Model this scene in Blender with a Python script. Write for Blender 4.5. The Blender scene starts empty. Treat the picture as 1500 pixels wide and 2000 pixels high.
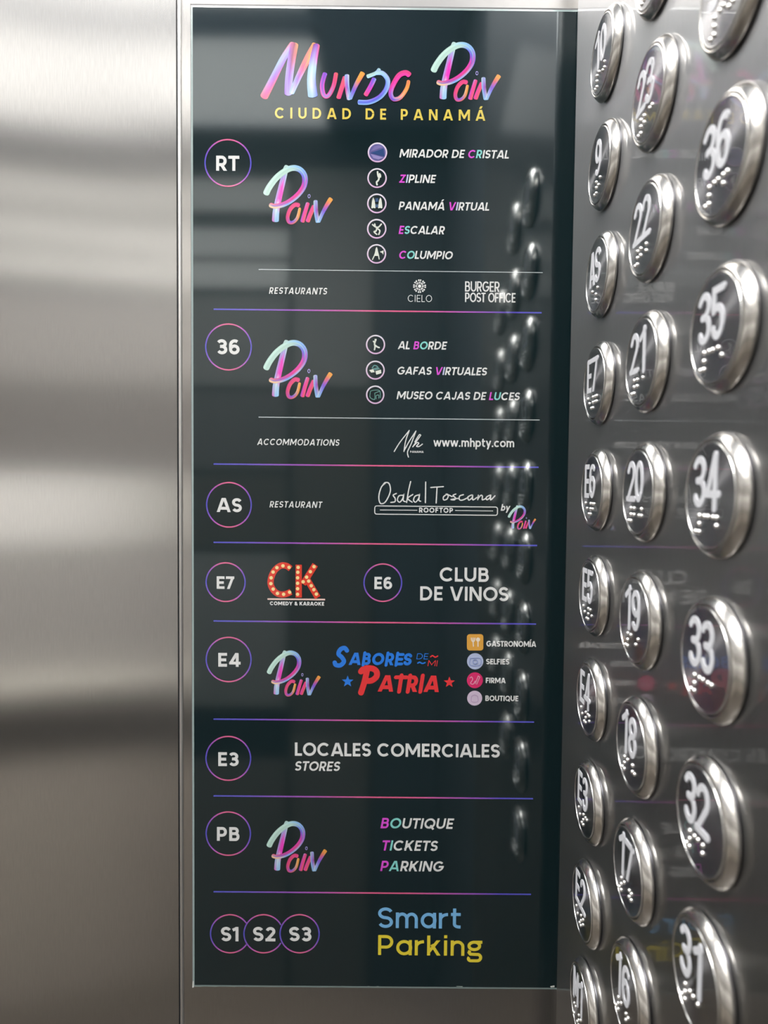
import bpy, bmesh, math, random
from mathutils import Matrix, Vector

# ----------------------------------------------------------------------------
# scale: metres. X right, Y into the sign wall, Z up. Sign front is Y = 0, button plate front is X = 0.
# ----------------------------------------------------------------------------
SC = bpy.context.scene
COL = SC.collection
EYE = 1.42                      # camera height above the lift floor
F_PX = 1381.99                  # focal length in pixels of the 1500 x 2000 frame
RX, RY, RZ = 0.045, -0.003, 0.010
CAM = Vector((-0.092588, -0.375439, EYE))

def _rot():
    cx, sx, cy, sy, cz, sz = math.cos(RX), math.sin(RX), math.cos(RY), math.sin(RY), math.cos(RZ), math.sin(RZ)
    a = Matrix(((1, 0, 0), (0, cx, -sx), (0, sx, cx)))
    b = Matrix(((cy, 0, sy), (0, 1, 0), (-sy, 0, cy)))
    c = Matrix(((cz, -sz, 0), (sz, cz, 0), (0, 0, 1)))
    return c @ b @ a
R = _rot()
def _w(r): return Vector((r[0], r[2], -r[1]))
RIGHT, DOWN, FWD = _w(R[0]), _w(R[1]), _w(R[2])

cam_data = bpy.data.cameras.new('camera')
cam = bpy.data.objects.new('camera', cam_data)
COL.objects.link(cam)
m = Matrix((RIGHT, -DOWN, -FWD)).transposed().to_4x4()
m.translation = CAM
cam.matrix_world = m
cam_data.sensor_width = 36.0
cam_data.sensor_fit = 'AUTO'
cam_data.lens = F_PX / 2000 * 36.0
cam_data.clip_start = 0.01
cam_data.dof.use_dof = True
cam_data.dof.focus_distance = 0.352
cam_data.dof.aperture_fstop = 12.0
SC.camera = cam

SC.view_settings.view_transform = 'Standard'
SC.view_settings.look = 'None'
SC.view_settings.gamma = 1.0
SC.view_settings.use_curve_mapping = False
SC.view_settings.exposure = 0.0
SC.cycles.max_bounces = 12
SC.cycles.glossy_bounces = 8
SC.cycles.sample_clamp_indirect = 6.0
world = bpy.data.worlds.new('world')
SC.world = world
world.use_nodes = True
world.node_tree.nodes['Background'].inputs[0].default_value = (0, 0, 0, 1)   # closed lift car
# radiance of the ceiling lamps
LAMP_NEAR, LAMP_MID, LAMP_FAR, LAMP_CANT = 42.0, 1.9, 2.2, 1.75

# ----------------------------------------------------------------------------
# materials
# ----------------------------------------------------------------------------
def srgb(r, g, b):
    def f(c):
        c /= 255.0
        return c / 12.92 if c <= 0.04045 else ((c + 0.055) / 1.055) ** 2.4
    return (f(r), f(g), f(b), 1.0)

def mat(name):
    mt = bpy.data.materials.new(name)
    mt.use_nodes = True
    nt = mt.node_tree
    return mt, nt, nt.nodes['Principled BSDF']

def plain(name, col, rough=0.5, metal=0.0, **kw):
    mt, nt, p = mat(name)
    p.inputs['Base Color'].default_value = col
    p.inputs['Roughness'].default_value = rough
    p.inputs['Metallic'].default_value = metal
    for k, v in kw.items(): p.inputs[k].default_value = v
    return mt

def brushed(name, col, rough, tangent, aniso=0.95, grain=0.04, coat=0.0, spread=0.0):
    """steel with a vertical hairline grain: it blurs reflections sideways only"""
    mt, nt, p = mat(name)
    N, L = nt.nodes, nt.links
    tc = N.new('ShaderNodeTexCoord')
    mp = N.new('ShaderNodeMapping')
    sc = [1600.0, 1600.0, 1600.0]
    sc[2] = 130.0
    mp.inputs['Scale'].default_value = sc
    nz = N.new('ShaderNodeTexNoise')
    nz.inputs['Scale'].default_value = 1.0
    nz.inputs['Detail'].default_value = 3.0
    L.new(tc.outputs['Object'], mp.inputs['Vector'])
    L.new(mp.outputs['Vector'], nz.inputs['Vector'])
    mr = N.new('ShaderNodeMapRange')
    mr.inputs['From Min'].default_value = 0.3
    mr.inputs['From Max'].default_value = 0.7
    mr.inputs['To Min'].default_value = 1.0 - grain
    mr.inputs['To Max'].default_value = 1.0 + grain
    L.new(nz.outputs['Fac'], mr.inputs['Value'])
    mx = N.new('ShaderNodeVectorMath')
    mx.operation = 'SCALE'
    mx.inputs[0].default_value = col[:3]
    L.new(mr.outputs['Result'], mx.inputs['Scale'])
    L.new(mx.outputs['Vector'], p.inputs['Base Color'])
    p.inputs['Metallic'].default_value = 1.0
    p.inputs['Roughness'].default_value = rough
    p.inputs['Anisotropic'].default_value = aniso
    cx = N.new('ShaderNodeCombineXYZ')
    for i in range(3): cx.inputs[i].default_value = tangent[i]
    L.new(cx.outputs['Vector'], p.inputs['Tangent'])
    if spread:
        # the hairlines themselves: grooves far finer than a pixel that lean the surface sideways, never up or down
        m2 = N.new('ShaderNodeMapping')
        m2.inputs['Scale'].default_value = (21000.0, 21000.0, 60.0)
        n2 = N.new('ShaderNodeTexNoise')
        n2.inputs['Scale'].default_value = 1.0
        n2.inputs['Detail'].default_value = 1.0
        L.new(tc.outputs['Object'], m2.inputs['Vector'])
        L.new(m2.outputs['Vector'], n2.inputs['Vector'])
        sb = N.new('ShaderNodeMath')
        sb.operation = 'MULTIPLY_ADD'
        sb.inputs[1].default_value = spread
        sb.inputs[2].default_value = -0.5 * spread
        L.new(n2.outputs['Fac'], sb.inputs[0])
        sv = N.new('ShaderNodeVectorMath')
        sv.operation = 'SCALE'
        sv.inputs[0].default_value = tangent
        L.new(sb.outputs['Value'], sv.inputs['Scale'])
        ge = N.new('ShaderNodeNewGeometry')
        ad = N.new('ShaderNodeVectorMath')
        ad.operation = 'ADD'
        L.new(ge.outputs['Normal'], ad.inputs[0])
        L.new(sv.outputs['Vector'], ad.inputs[1])
        nn = N.new('ShaderNodeVectorMath')
        nn.operation = 'NORMALIZE'
        L.new(ad.outputs['Vector'], nn.inputs[0])
        L.new(nn.outputs['Vector'], p.inputs['Normal'])
    if coat:
        p.inputs['Coat Weight'].default_value = coat
        p.inputs['Coat Roughness'].default_value = 0.06
        p.inputs['Coat IOR'].default_value = 1.5
    return mt

def print_mat(name, rough=0.07, ior=1.95):
    """ink under the gloss of the sign; the ink's own colour is in the colour attribute"""
    mt, nt, p = mat(name)
    a = nt.nodes.new('ShaderNodeAttribute')
    a.attribute_name = 'ink'
    v = nt.nodes.new('ShaderNodeVectorMath')
    v.operation = 'SCALE'
    v.inputs['Scale'].default_value = 0.53          # print is never quite as bright as its colour on a screen
    nt.links.new(a.outputs['Color'], v.inputs[0])
    nt.links.new(v.outputs['Vector'], p.inputs['Base Color'])
    p.inputs['Roughness'].default_value = rough
    p.inputs['IOR'].default_value = ior
    return mt

def emitter(name, col, s):
    mt, nt, p = mat(name)
    p.inputs['Base Color'].default_value = (0.8, 0.8, 0.8, 1)
    p.inputs['Emission Color'].default_value = col
    p.inputs['Emission Strength'].default_value = s
    return mt

def spun(name, col, rough):
    """steel disc polished in circles"""
    mt, nt, p = mat(name)
    N, L = nt.nodes, nt.links
    tc = N.new('ShaderNodeTexCoord')
    vt = N.new('ShaderNodeVectorTransform')
    vt.vector_type = 'VECTOR'
    vt.convert_from = 'OBJECT'
    vt.convert_to = 'WORLD'
    L.new(tc.outputs['Object'], vt.inputs['Vector'])
    nm = N.new('ShaderNodeVectorMath')
    nm.operation = 'NORMALIZE'
    L.new(vt.outputs['Vector'], nm.inputs[0])
    L.new(nm.outputs['Vector'], p.inputs['Tangent'])
    p.inputs['Base Color'].default_value = col
    p.inputs['Metallic'].default_value = 1.0
    p.inputs['Roughness'].default_value = rough
    p.inputs['Anisotropic'].default_value = 0.9
    p.inputs['Coat Weight'].default_value = 0.6
    p.inputs['Coat Roughness'].default_value = 0.02
    return mt

M = {}
M['steel_y'] = brushed('brushed steel facing the cab', (0.53, 0.525, 0.515), 0.195, (1, 0, 0), 0.9)
M['steel_strip'] = brushed('brushed steel behind the sign', (0.60, 0.585, 0.565), 0.21, (1, 0, 0), 0.9)
M['steel_edge'] = plain('steel folded edge', (0.66, 0.65, 0.63, 1), 0.40, 1.0)
M['plate'] = brushed('brushed steel button plate', (0.245, 0.25, 0.26), 0.42, (0, 1, 0), 0.84, 0.04, coat=1.0)
M['plate_edge'] = plain('steel plate edge', (0.62, 0.61, 0.60, 1), 0.30, 1.0)
M['steel_right'] = plain('steel return wall', (0.55, 0.55, 0.55, 1), 0.35, 1.0)
M['sign'] = plain('dark green gloss acrylic', (0.0030, 0.0085, 0.0100, 1), 0.07, 0.0, IOR=1.95, **{'Specular Tint': (0.90, 0.97, 1.0, 1)})
M['edge'] = plain('polished acrylic edge', (0.16, 0.21, 0.21, 1), 0.20, 0.0, IOR=1.6)
M['shadow_line'] = plain('dark grey painted shadow', (0.08, 0.08, 0.085, 1), 0.6)
M['print'] = print_mat('printed ink under gloss')
M['bezel'] = plain('polished steel bezel', (0.66, 0.64, 0.61, 1), 0.22, 1.0)
M['bezel_side'] = plain('dark steel socket', (0.10, 0.10, 0.11, 1), 0.35, 1.0)
M['face'] = spun('spun steel button face', (0.42, 0.42, 0.44, 1), 0.27)
M['rim'] = plain('bright steel rim', (0.60, 0.60, 0.59, 1), 0.25, 1.0)
M['enamel'] = plain('white enamel numeral', (0.40, 0.41, 0.44, 1), 0.45)
M['pip'] = plain('bright steel braille pip', (0.88, 0.87, 0.85, 1), 0.30, 1.0)

# ----------------------------------------------------------------------------
# object helpers
# ----------------------------------------------------------------------------
def link(name, me, mt=None, parent=None):
    o = bpy.data.objects.new(name, me)
    COL.objects.link(o)
    if mt is not None: me.materials.append(mt)
    if parent is not None: o.parent = parent
    return o

def tag(o, label=None, cat=None, group=None, kind=None):
    if label: o['label'] = label
    if cat: o['category'] = cat
    if group: o['group'] = group
    if kind: o['kind'] = kind
    return o

def empty(name, loc):
    o = bpy.data.objects.new(name, None)
    o.empty_display_size = 0.02
    COL.objects.link(o)
    o.location = loc
    return o

def box_mesh(name, lo, hi, bevel=0.0, seg=2):
    bm = bmesh.new()
    bmesh.ops.create_cube(bm, size=1.0)
    for v in bm.verts:
        v.co = Vector([(lo[i] + hi[i]) / 2 + v.co[i] * (hi[i] - lo[i]) for i in range(3)])
    if bevel:
        bmesh.ops.bevel(bm, geom=bm.edges[:], offset=bevel, segments=seg, profile=0.5, affect='EDGES')
    me = bpy.data.meshes.new(name)
    bm.to_mesh(me)
    bm.free()
    return me

def box(name, lo, hi, mt, parent=None, bevel=0.0, kind=None, seg=2):
    o = link(name, box_mesh(name, lo, hi, bevel, seg), mt, parent)
    if kind: o['kind'] = kind
    return o

def lathe_mesh(name, prof, n=64, sharp=35):
    """turn (radius, height) about local Z"""
    vs, fs = [], []
    rings = []
    for r, h in prof:
        if r < 1e-7:
            rings.append([len(vs)]); vs.append((0, 0, h))
        else:
            rings.append(list(range(len(vs), len(vs) + n)))
            vs += [(r * math.cos(2 * math.pi * k / n), r * math.sin(2 * math.pi * k / n), h) for k in range(n)]
    for a, b in zip(rings, rings[1:]):
        for k in range(n):
            k2 = (k + 1) % n
            if len(b) == 1: fs.append((a[k], a[k2], b[0]))
            elif len(a) == 1: fs.append((a[0], b[k2], b[k]))
            else: fs.append((a[k], a[k2], b[k2], b[k]))
    me = bpy.data.meshes.new(name)
    me.from_pydata(vs, [], fs)
    me.polygons.foreach_set('use_smooth', [True] * len(me.polygons))
    me.set_sharp_from_angle(angle=math.radians(sharp))
    return me

# ----------------------------------------------------------------------------
# flat shapes: collected as convex polygons with a colour per corner
# ----------------------------------------------------------------------------
def clip_poly(poly, axis, lim, keep_less):
    out = []
    n = len(poly)
    for i in range(n):
        a, b = poly[i], poly[(i + 1) % n]
        ia = (a[axis] <= lim) if keep_less else (a[axis] >= lim)
        ib = (b[axis] <= lim) if keep_less else (b[axis] >= lim)
        if ia: out.append(a)
        if ia != ib:
            t = (lim - a[axis]) / (b[axis] - a[axis])
            out.append((a[0] + t * (b[0] - a[0]), a[1] + t * (b[1] - a[1])))
    return out

def offsets(pts, closed=False):
    """unit miter vector at every point of a polyline"""
    n = len(pts)
    res = []
    for i in range(n):
        p = pts[i]
        if closed: a, b = pts[(i - 1) % n], pts[(i + 1) % n]
        else: a, b = pts[max(i - 1, 0)], pts[min(i + 1, n - 1)]
        d1 = (p[0] - a[0], p[1] - a[1]); d2 = (b[0] - p[0], b[1] - p[1])
        l1 = math.hypot(*d1); l2 = math.hypot(*d2)
        if l1 < 1e-9: d1, l1 = d2, l2
        if l2 < 1e-9: d2, l2 = d1, l1
        n1 = (-d1[1] / l1, d1[0] / l1); n2 = (-d2[1] / l2, d2[0] / l2)
        mx, my = n1[0] + n2[0], n1[1] + n2[1]
        ml = math.hypot(mx, my)
        if ml < 1e-6: res.append(n1); continue
        mx, my = mx / ml, my / ml
        c = max(mx * n1[0] + my * n1[1], 0.40)
        res.append((mx / c, my / c))
    return res

def stroke_polys(pts, w, closed=False, clip=None, cap='flat'):
    polys = []
    of = offsets(pts, closed)
    h = w / 2
    n = len(pts)
    for i in range(n if closed else n - 1):
        j = (i + 1) % n
        a, b, oa, ob = pts[i], pts[j], of[i], of[j]
        polys.append([(a[0] - oa[0] * h, a[1] - oa[1] * h), (b[0] - ob[0] * h, b[1] - ob[1] * h),
                      (b[0] + ob[0] * h, b[1] + ob[1] * h), (a[0] + oa[0] * h, a[1] + oa[1] * h)])
    if cap == 'round' and not closed:
        for p in (pts[0], pts[-1]):
            polys.append([(p[0] + h * math.cos(k * math.pi / 8), p[1] + h * math.sin(k * math.pi / 8)) for k in range(16)])
    if clip:
        r = []
        for q in polys:
            q = clip_poly(q, 1, clip[0], False)
            if len(q) > 2: q = clip_poly(q, 1, clip[1], True)
            if len(q) > 2: r.append(q)
        polys = r
    return polys

def arc(cx, cy, rx, ry, a0, a1, n=14):
    return [(cx + rx * math.cos(math.radians(a0 + (a1 - a0) * i / n)), cy + ry * math.sin(math.radians(a0 + (a1 - a0) * i / n))) for i in range(n + 1)]

def ext(a, b, e=0.35):
    l = math.hypot(b[0] - a[0], b[1] - a[1])
    u = ((b[0] - a[0]) / l * e, (b[1] - a[1]) / l * e)
    return [(a[0] - u[0], a[1] - u[1]), (b[0] + u[0], b[1] + u[1])]

XH = 0.76
def glyph(ch, w):
    """stroke skeleton of one letter at cap height 1: (width, [(points, closed, clip)])"""
    b = w / 2
    t = 1 - b
    S = []
    def s(p, closed=False, clip=None): S.append((p, closed, clip))
    c01 = (0, 1)
    if ch == ' ': return 0.25, []
    if ch in 'AÁ':
        W = 0.98
        s(ext((0.115, 0), (0.455, 1)), clip=c01); s(ext((W - 0.115, 0), (W - 0.455, 1)), clip=c01)
        s([(0.22, 0.27), (W - 0.22, 0.27)])
        if ch == 'Á': s(ext((0.45, 1.09), (0.58, 1.30), 0.1), clip=(1.08, 1.32))
    elif ch == 'B':
        W, m_ = 0.70, 0.53
        s([(b, 0), (b, 1)])
        s([(b, t), (0.38, t)] + arc(0.38, (t + m_) / 2, 0.65 - b - 0.38, (t - m_) / 2, 90, -90) + [(b, m_)])
        s([(b, m_), (0.42, m_)] + arc(0.42, (m_ + b) / 2, W - b - 0.42, (m_ - b) / 2, 90, -90) + [(b, b)])
    elif ch == 'C':
        W = 0.95; s(arc(0.5, 0.5, 0.5 - b, 0.5 - b, 43, 317, 22))
    elif ch == 'D':
        W = 0.84
        s([(b, 0), (b, 1)]); s([(b, t), (0.36, t)] + arc(0.36, 0.5, W - b - 0.36, 0.5 - b, 90, -90, 18) + [(b, b)])
    elif ch in 'EF':
        W = 0.58
        s([(b, 0), (b, 1)]); s([(b, t), (W, t)]); s([(b, 0.5), (W - 0.05, 0.5)])
        if ch == 'E': s([(b, b), (W, b)])
    elif ch == 'G':
        W = 0.99; s(arc(0.5, 0.5, 0.5 - b, 0.5 - b, 43, 350, 24)); s([(0.52, 0.47), (W, 0.47)])
    elif ch == 'H':
        W = 0.78; s([(b, 0), (b, 1)]); s([(W - b, 0), (W - b, 1)]); s([(b, 0.5), (W - b, 0.5)])
    elif ch in 'IÍ':
        W = w; s([(b, 0), (b, 1)])
        if ch == 'Í': s(ext((b - 0.04, 1.09), (b + 0.09, 1.30), 0.1), clip=(1.08, 1.32))
    elif ch == 'J':
        W = 0.56; s([(W - b, 1), (W - b, 0.30)] + arc(W / 2, 0.30, W / 2 - b, 0.30 - b, 0, -170)[1:])
    elif ch == 'K':
        W = 0.78; s([(b, 0), (b, 1)]); s(ext((0.22, 0.42), (W - 0.12, 1)), clip=c01); s(ext((0.33, 0.54), (W - 0.11, 0), 0.2), clip=c01)
    elif ch == 'L':
        W = 0.54; s([(b, 0), (b, 1)]); s([(b, b), (W, b)])
    elif ch == 'M':
        W = 1.10; s([(b, 0), (b, 1)]); s([(W - b, 0), (W - b, 1)])
        s(ext((b + 0.02, 1), (W / 2, 0.24), 0.06), clip=(0.1, 1)); s(ext((W - b - 0.02, 1), (W / 2, 0.24), 0.06), clip=(0.1, 1))
    elif ch == 'N':
        W = 0.84; s([(b, 0), (b, 1)]); s([(W - b, 0), (W - b, 1)]); s(ext((b + 0.02, 1), (W - b - 0.02, 0)), clip=c01)
    elif ch in 'OQ':
        W = 1.0; s(arc(0.5, 0.5, 0.5 - b, 0.5 - b, 0, 360, 28)[:-1], True)
        if ch == 'Q': s([(0.58, 0.32), (0.92, -0.08)])
    elif ch in 'PR':
        W, m_ = 0.68, 0.40
        s([(b, 0), (b, 1)]); s([(b, t), (0.36, t)] + arc(0.36, (t + m_) / 2, W - b - 0.36, (t - m_) / 2, 90, -90, 16) + [(b, m_)])
        if ch == 'R': s(ext((0.34, 0.42), (W - 0.09, 0), 0.2), clip=(0, 0.5))
    elif ch == 'S':
        W = 0.68; c = W / 2; rx = c - b; ry = (t - 0.5) / 2
        s(arc(c, 0.5 + ry, rx, ry, 22, 270, 16) + arc(c, 0.5 - ry, rx, ry, 90, -158, 16)[1:])
    elif ch == 'T':
        W = 0.70; s([(0, t), (W, t)]); s([(W / 2, 0), (W / 2, 1)])
    elif ch == 'U':
        W = 0.80; s([(b, 1), (b, 0.38)] + arc(W / 2, 0.38, W / 2 - b, 0.38 - b, 180, 360)[1:-1] + [(W - b, 0.38), (W - b, 1)])
    elif ch == 'V':
        W = 0.96; s(ext((0.115, 1), (0.445, 0)), clip=c01); s(ext((W - 0.115, 1), (W - 0.445, 0)), clip=c01)
    elif ch == 'Y':
        W = 0.90; s(ext((0.11, 1), (0.45, 0.44), 0.05), clip=(0.3, 1)); s(ext((W - 0.11, 1), (0.45, 0.44), 0.05), clip=(0.3, 1)); s([(0.45, 0.5), (0.45, 0)])
    elif ch == 'Z':
        W = 0.68; s([(0.02, t), (W, t)]); s([(0, b), (W, b)]); s(ext((0.10, 0), (W - 0.10, 1)), clip=c01)
    elif ch == '&':
        W = 0.80
        s([(0.76, 0), (0.22, 0.66)] + arc(0.36, 0.76, 0.17, 0.24 - b, 200, -20, 10) + [(0.20, 0.42)] + arc(0.32, 0.26, 0.32 - b, 0.26 - b, 130, 300, 10) + [(0.74, 0.42)])
    elif ch == '0':
        W = 0.66; s(arc(W / 2, 0.5, W / 2 - b, 0.5 - b, 0, 360, 28)[:-1], True)
    elif ch == '1':
        W = 0.36; s([(W - b, 0), (W - b, 1)]); s(ext((0.02, 0.80), (W - b, t + 0.02), 0.05), clip=(0.4, 1))
    elif ch == '2':
        W = 0.64; c = W / 2
        s(arc(c, 0.69, c - b, 0.31 - b, 165, -35, 14) + [(b + 0.03, b + 0.02)]); s([(0, b), (W, b)])
    elif ch == '3':
        W = 0.66; c = W / 2; ry = (t - 0.52) / 2; rb = (0.52 - b) / 2
        s(arc(c - 0.02, 0.52 + ry, c - b - 0.01, ry, 155, -90, 14)); s(arc(c, b + rb, c - b, rb, 90, -155, 14)); s([(c - 0.12, 0.52), (c, 0.52)])
    elif ch == '4':
        W = 0.74; s([(0.52, 0), (0.52, 1)]); s([(0, 0.27), (W, 0.27)]); s(ext((0.10, 0.27), (0.50, 1), 0.1), clip=(0.20, 1))
    elif ch == '5':
        W = 0.66; s([(W - 0.05, t), (0.13, t), (0.10, 0.54)]); s([(0.10, 0.54)] + arc(W / 2, 0.335, W / 2 - b, 0.335 - b, 115, -155, 16))
    elif ch in '69':
        W = 0.66
        p1 = arc(W / 2, 0.33, W / 2 - b, 0.33 - b, 0, 360, 22)[:-1]
        p2 = arc(W / 2 + 0.02, 0.62, W / 2 - b + 0.02, 0.38 - b, 50, 180, 10) + [(b, 0.33)]
        if ch == '9':
            p1 = [(W - x, 1 - y) for x, y in p1]; p2 = [(W - x, 1 - y) for x, y in p2]
        s(p1, True); s(p2)
    elif ch == '7':
        W = 0.60; s([(0, t), (W, t)]); s(ext((0.17, 0), (W - b * 1.1, t), 0.1), clip=(0, 1))
    elif ch == '8':
        W = 0.66; c = W / 2; ry = (t - 0.52) / 2; rb = (0.52 - b) / 2
        s(arc(c, 0.52 + ry, c - b - 0.02, ry, 0, 360, 20)[:-1], True); s(arc(c, b + rb, c - b, rb, 0, 360, 20)[:-1], True)
    else:
        r = XH / 2 - b
        c = XH / 2
        if ch == 'a':
            W = 0.70; s([(W - b, 0), (W - b, XH)]); s(arc(0.36, c, 0.36 - b, r, 0, 360, 22)[:-1], True)
        elif ch == 'c':
            W = 0.70; s(arc(c, c, r, r, 45, 315, 18))
        elif ch == 'o':
            W = XH; s(arc(c, c, r, r, 0, 360, 22)[:-1], True)
        elif ch == 'h':
            W = 0.62; s([(b, 0), (b, 1.05)]); s([(b, 0.30)] + arc(W / 2, XH - b - 0.24, W / 2 - b, 0.24, 180, 0, 12) + [(W - b, 0)])
        elif ch in 'nm':
            W = 0.62 if ch == 'n' else 1.00
            k = 0.62 if ch == 'n' else (1.00 + w) / 2
            s([(b, 0), (b, XH)])
            for x in ([0] if ch == 'n' else [0, k - w]):
                s([(x + b, 0.30)] + arc(x + k / 2, XH - b - 0.24, k / 2 - b, 0.24, 180, 0, 12) + [(x + k - b, 0)])
        elif ch == 'r':
            W = 0.40; s([(b, 0), (b, XH)]); s([(b, 0.30)] + arc(0.40, XH - b - 0.26, 0.40 - b, 0.26, 180, 88, 8))
        elif ch == 't':
            W = 0.44; s([(0.16, 0.98), (0.16, 0.22)] + arc(0.36, 0.22, 0.20, 0.22 - b, 180, 270, 6) + [(W, b)]); s([(0, XH - b), (W, XH - b)])
        elif ch == 'p':
            W = 0.70; s([(b, XH), (b, -0.30)]); s(arc(W - 0.36, c, 0.36 - b, r, 0, 360, 22)[:-1], True)
        elif ch == 'b':
            W = 0.70; s([(b, 1.05), (b, 0)]); s(arc(W - 0.36, c, 0.36 - b, r, 0, 360, 22)[:-1], True)
        elif ch == 'y':
            W = 0.70; s(ext((0.09, XH), (0.35, 0.06), 0.1), clip=(-0.1, XH)); s(ext((W - 0.09, XH), (0.24, -0.30), 0.1), clip=(-0.30, XH))
        elif ch == 'w':
            W = 1.06
            for p, q in (((0.08, XH), (0.30, 0)), ((0.30, 0), (0.53, XH)), ((0.53, XH), (0.76, 0)), ((0.76, 0), (0.98, XH))):
                s(ext(p, q, 0.2), clip=(0, XH))
        elif ch == 'k':
            W = 0.60; s([(b, 0), (b, 1.0)]); s(ext((0.20, 0.34), (W - 0.10, XH), 0.2), clip=(0, XH)); s(ext((0.28, 0.42), (W - 0.08, 0), 0.15), clip=(0, XH))
        elif ch == 'i':
            W = w; s([(b, 0), (b, XH)]); s([(b, 0.87), (b, 0.87 + w)])
        elif ch == 'g':
            W = 0.66
            s(arc(0.31, 0.50, 0.31 - b, 0.26 - b, 0, 360, 20)[:-1], True); s([(0.36, XH - b), (W, XH - b)])
            s([(0.12, 0.27), (0.08, 0.17), (0.14, 0.09), (0.45, 0.07)] + arc(0.45, -0.09, 0.15, 0.16, 90, -90, 8) + [(0.16, -0.25)] + arc(0.16, -0.15, 0.10, 0.10, 270, 130, 6))
        elif ch == '.':
            W = w * 1.1; s([(0, b), (W, b)])
        else: raise ValueError('no glyph ' + ch)
    return W, S

ROUND = set('CGOQcoeapbdgS0368')
def bearing(ch, w):
    if ch in 'AVYÁTywLv7': return 0.030
    if ch in ROUND: return 0.045
    return 0.072

def text_polys(txt, w, width, cap, slant=0.0, colors=None, col=None, track=0.0, capstyle='flat', wscale=None):
    """polygons of a line of lettering, left bottom at (0, 0), stretched to the given width"""
    x = 0.0
    items = []
    for i, ch in enumerate(txt):
        W, S = glyph(ch, w)
        bl = bearing(ch, w)
        if i: x += bl
        items.append((i, ch, x, W, S))
        x += W + (bl if i < len(txt) - 1 else 0) + (track if i < len(txt) - 1 else 0)
    total = x
    sl = math.tan(math.radians(slant))
    sx = (width - (sl * cap if slant else 0)) / (total * cap)
    out = []
    for i, ch, x0, W, S in items:
        c = colors.get(i, col) if colors else col
        for pts, closed, clip in S:
            # scale the skeleton sideways, keep the stroke weight
            q = [((x0 + px) * sx, py) for px, py in pts]
            for p in stroke_polys(q, w, closed, clip, capstyle):
                out.append(([((px + sl * py) * cap, py * cap) for px, py in p], c))
    return out

def flat_mesh(name, polys, to3d):
    """polys: [(points2d, colour or list of colours)] -> mesh with the 'ink' attribute"""
    vs, fs, cs = [], [], []
    for pts, c in polys:
        k = len(vs)
        area = sum(pts[i][0] * pts[(i + 1) % len(pts)][1] - pts[(i + 1) % len(pts)][0] * pts[i][1] for i in range(len(pts)))
        cl = c if isinstance(c, list) else [c] * len(pts)
        if area < 0: pts, cl = pts[::-1], cl[::-1]
        lift = -1.5e-6 * (len(fs) % 97)          # overlapping strokes of ink lie one over the other
        for p in pts:
            x, y, z = to3d(p)
            vs.append((x, y + lift, z))
        fs.append(tuple(range(k, k + len(pts))))
        cs += cl
    me = bpy.data.meshes.new(name)
    me.from_pydata(vs, [], fs)
    at = me.color_attributes.new('ink', 'FLOAT_COLOR', 'POINT')
    for i, c in enumerate(cs): at.data[i].color = c
    return me

# ----------------------------------------------------------------------------
# the lift car: the setting
# ----------------------------------------------------------------------------
CEIL = 2.33
CX0, CX1, CY0, CY1 = -1.80, 0.010, -1.50, 0.0018
M['floor'] = plain('dark stone floor', (0.13, 0.115, 0.10, 1), 0.35)
M['ceil'] = plain('grey ceiling panel', (0.56, 0.66, 0.84, 1), 0.45)
M['lower'] = plain('taupe laminate', (0.135, 0.120, 0.105, 1), 0.55)
M['door'] = plain('dark grey door steel', (0.085, 0.095, 0.11, 1), 0.40)
M['gap'] = plain('dark reveal', (0.026, 0.030, 0.036, 1), 0.5)
M['light_steel'] = plain('pale satin steel', (0.93, 0.92, 0.89, 1), 0.5)
M['kick'] = plain('taupe kick board', (0.47, 0.43, 0.38, 1), 0.5)
M['dark_kick'] = plain('dark kick board', (0.20, 0.18, 0.16, 1), 0.5)
M['low_steel'] = plain('satin dado steel', (0.42, 0.405, 0.39, 1), 0.5)
M['mid_dark'] = plain('grey laminate', (0.175, 0.165, 0.16, 1), 0.5)
M['mid_steel'] = plain('mid grey satin steel', (0.32, 0.31, 0.295, 1), 0.5)

box('floor', (CX0 - 0.05, CY0 - 0.225, -0.05), (0.35, CY1 + 0.05, 0), M['floor'], kind='structure')
box('ceiling', (CX0 - 0.05, CY0 - 0.225, CEIL), (0.35, CY1 + 0.05, CEIL + 0.05), M['ceil'], kind='structure')
box('wall_front', (CX0 - 0.05, CY1, 0), (0.35, CY1 + 0.05, CEIL), M['steel_strip'], kind='structure')
box('wall_left', (CX0 - 0.05, CY0 - 0.225, 0), (CX0, CY1, CEIL), M['gap'], kind='structure')
box('wall_right', (CX1, -0.32, 0), (CX1 + 0.05, CY1, CEIL), M['steel_right'], kind='structure')
box('door_1', (0.06, CY0, 0), (0.10, -0.32, CEIL), M['door'], kind='structure')
box('wall_back', (CX0 - 0.05, CY0 - 0.225, 0), (0.35, CY0 - 0.125, CEIL), M['gap'], kind='structure')
box('wall_pier', (-0.66, CY0 - 0.125, 0), (0.35, CY0, CEIL), M['gap'], kind='structure')
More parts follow.
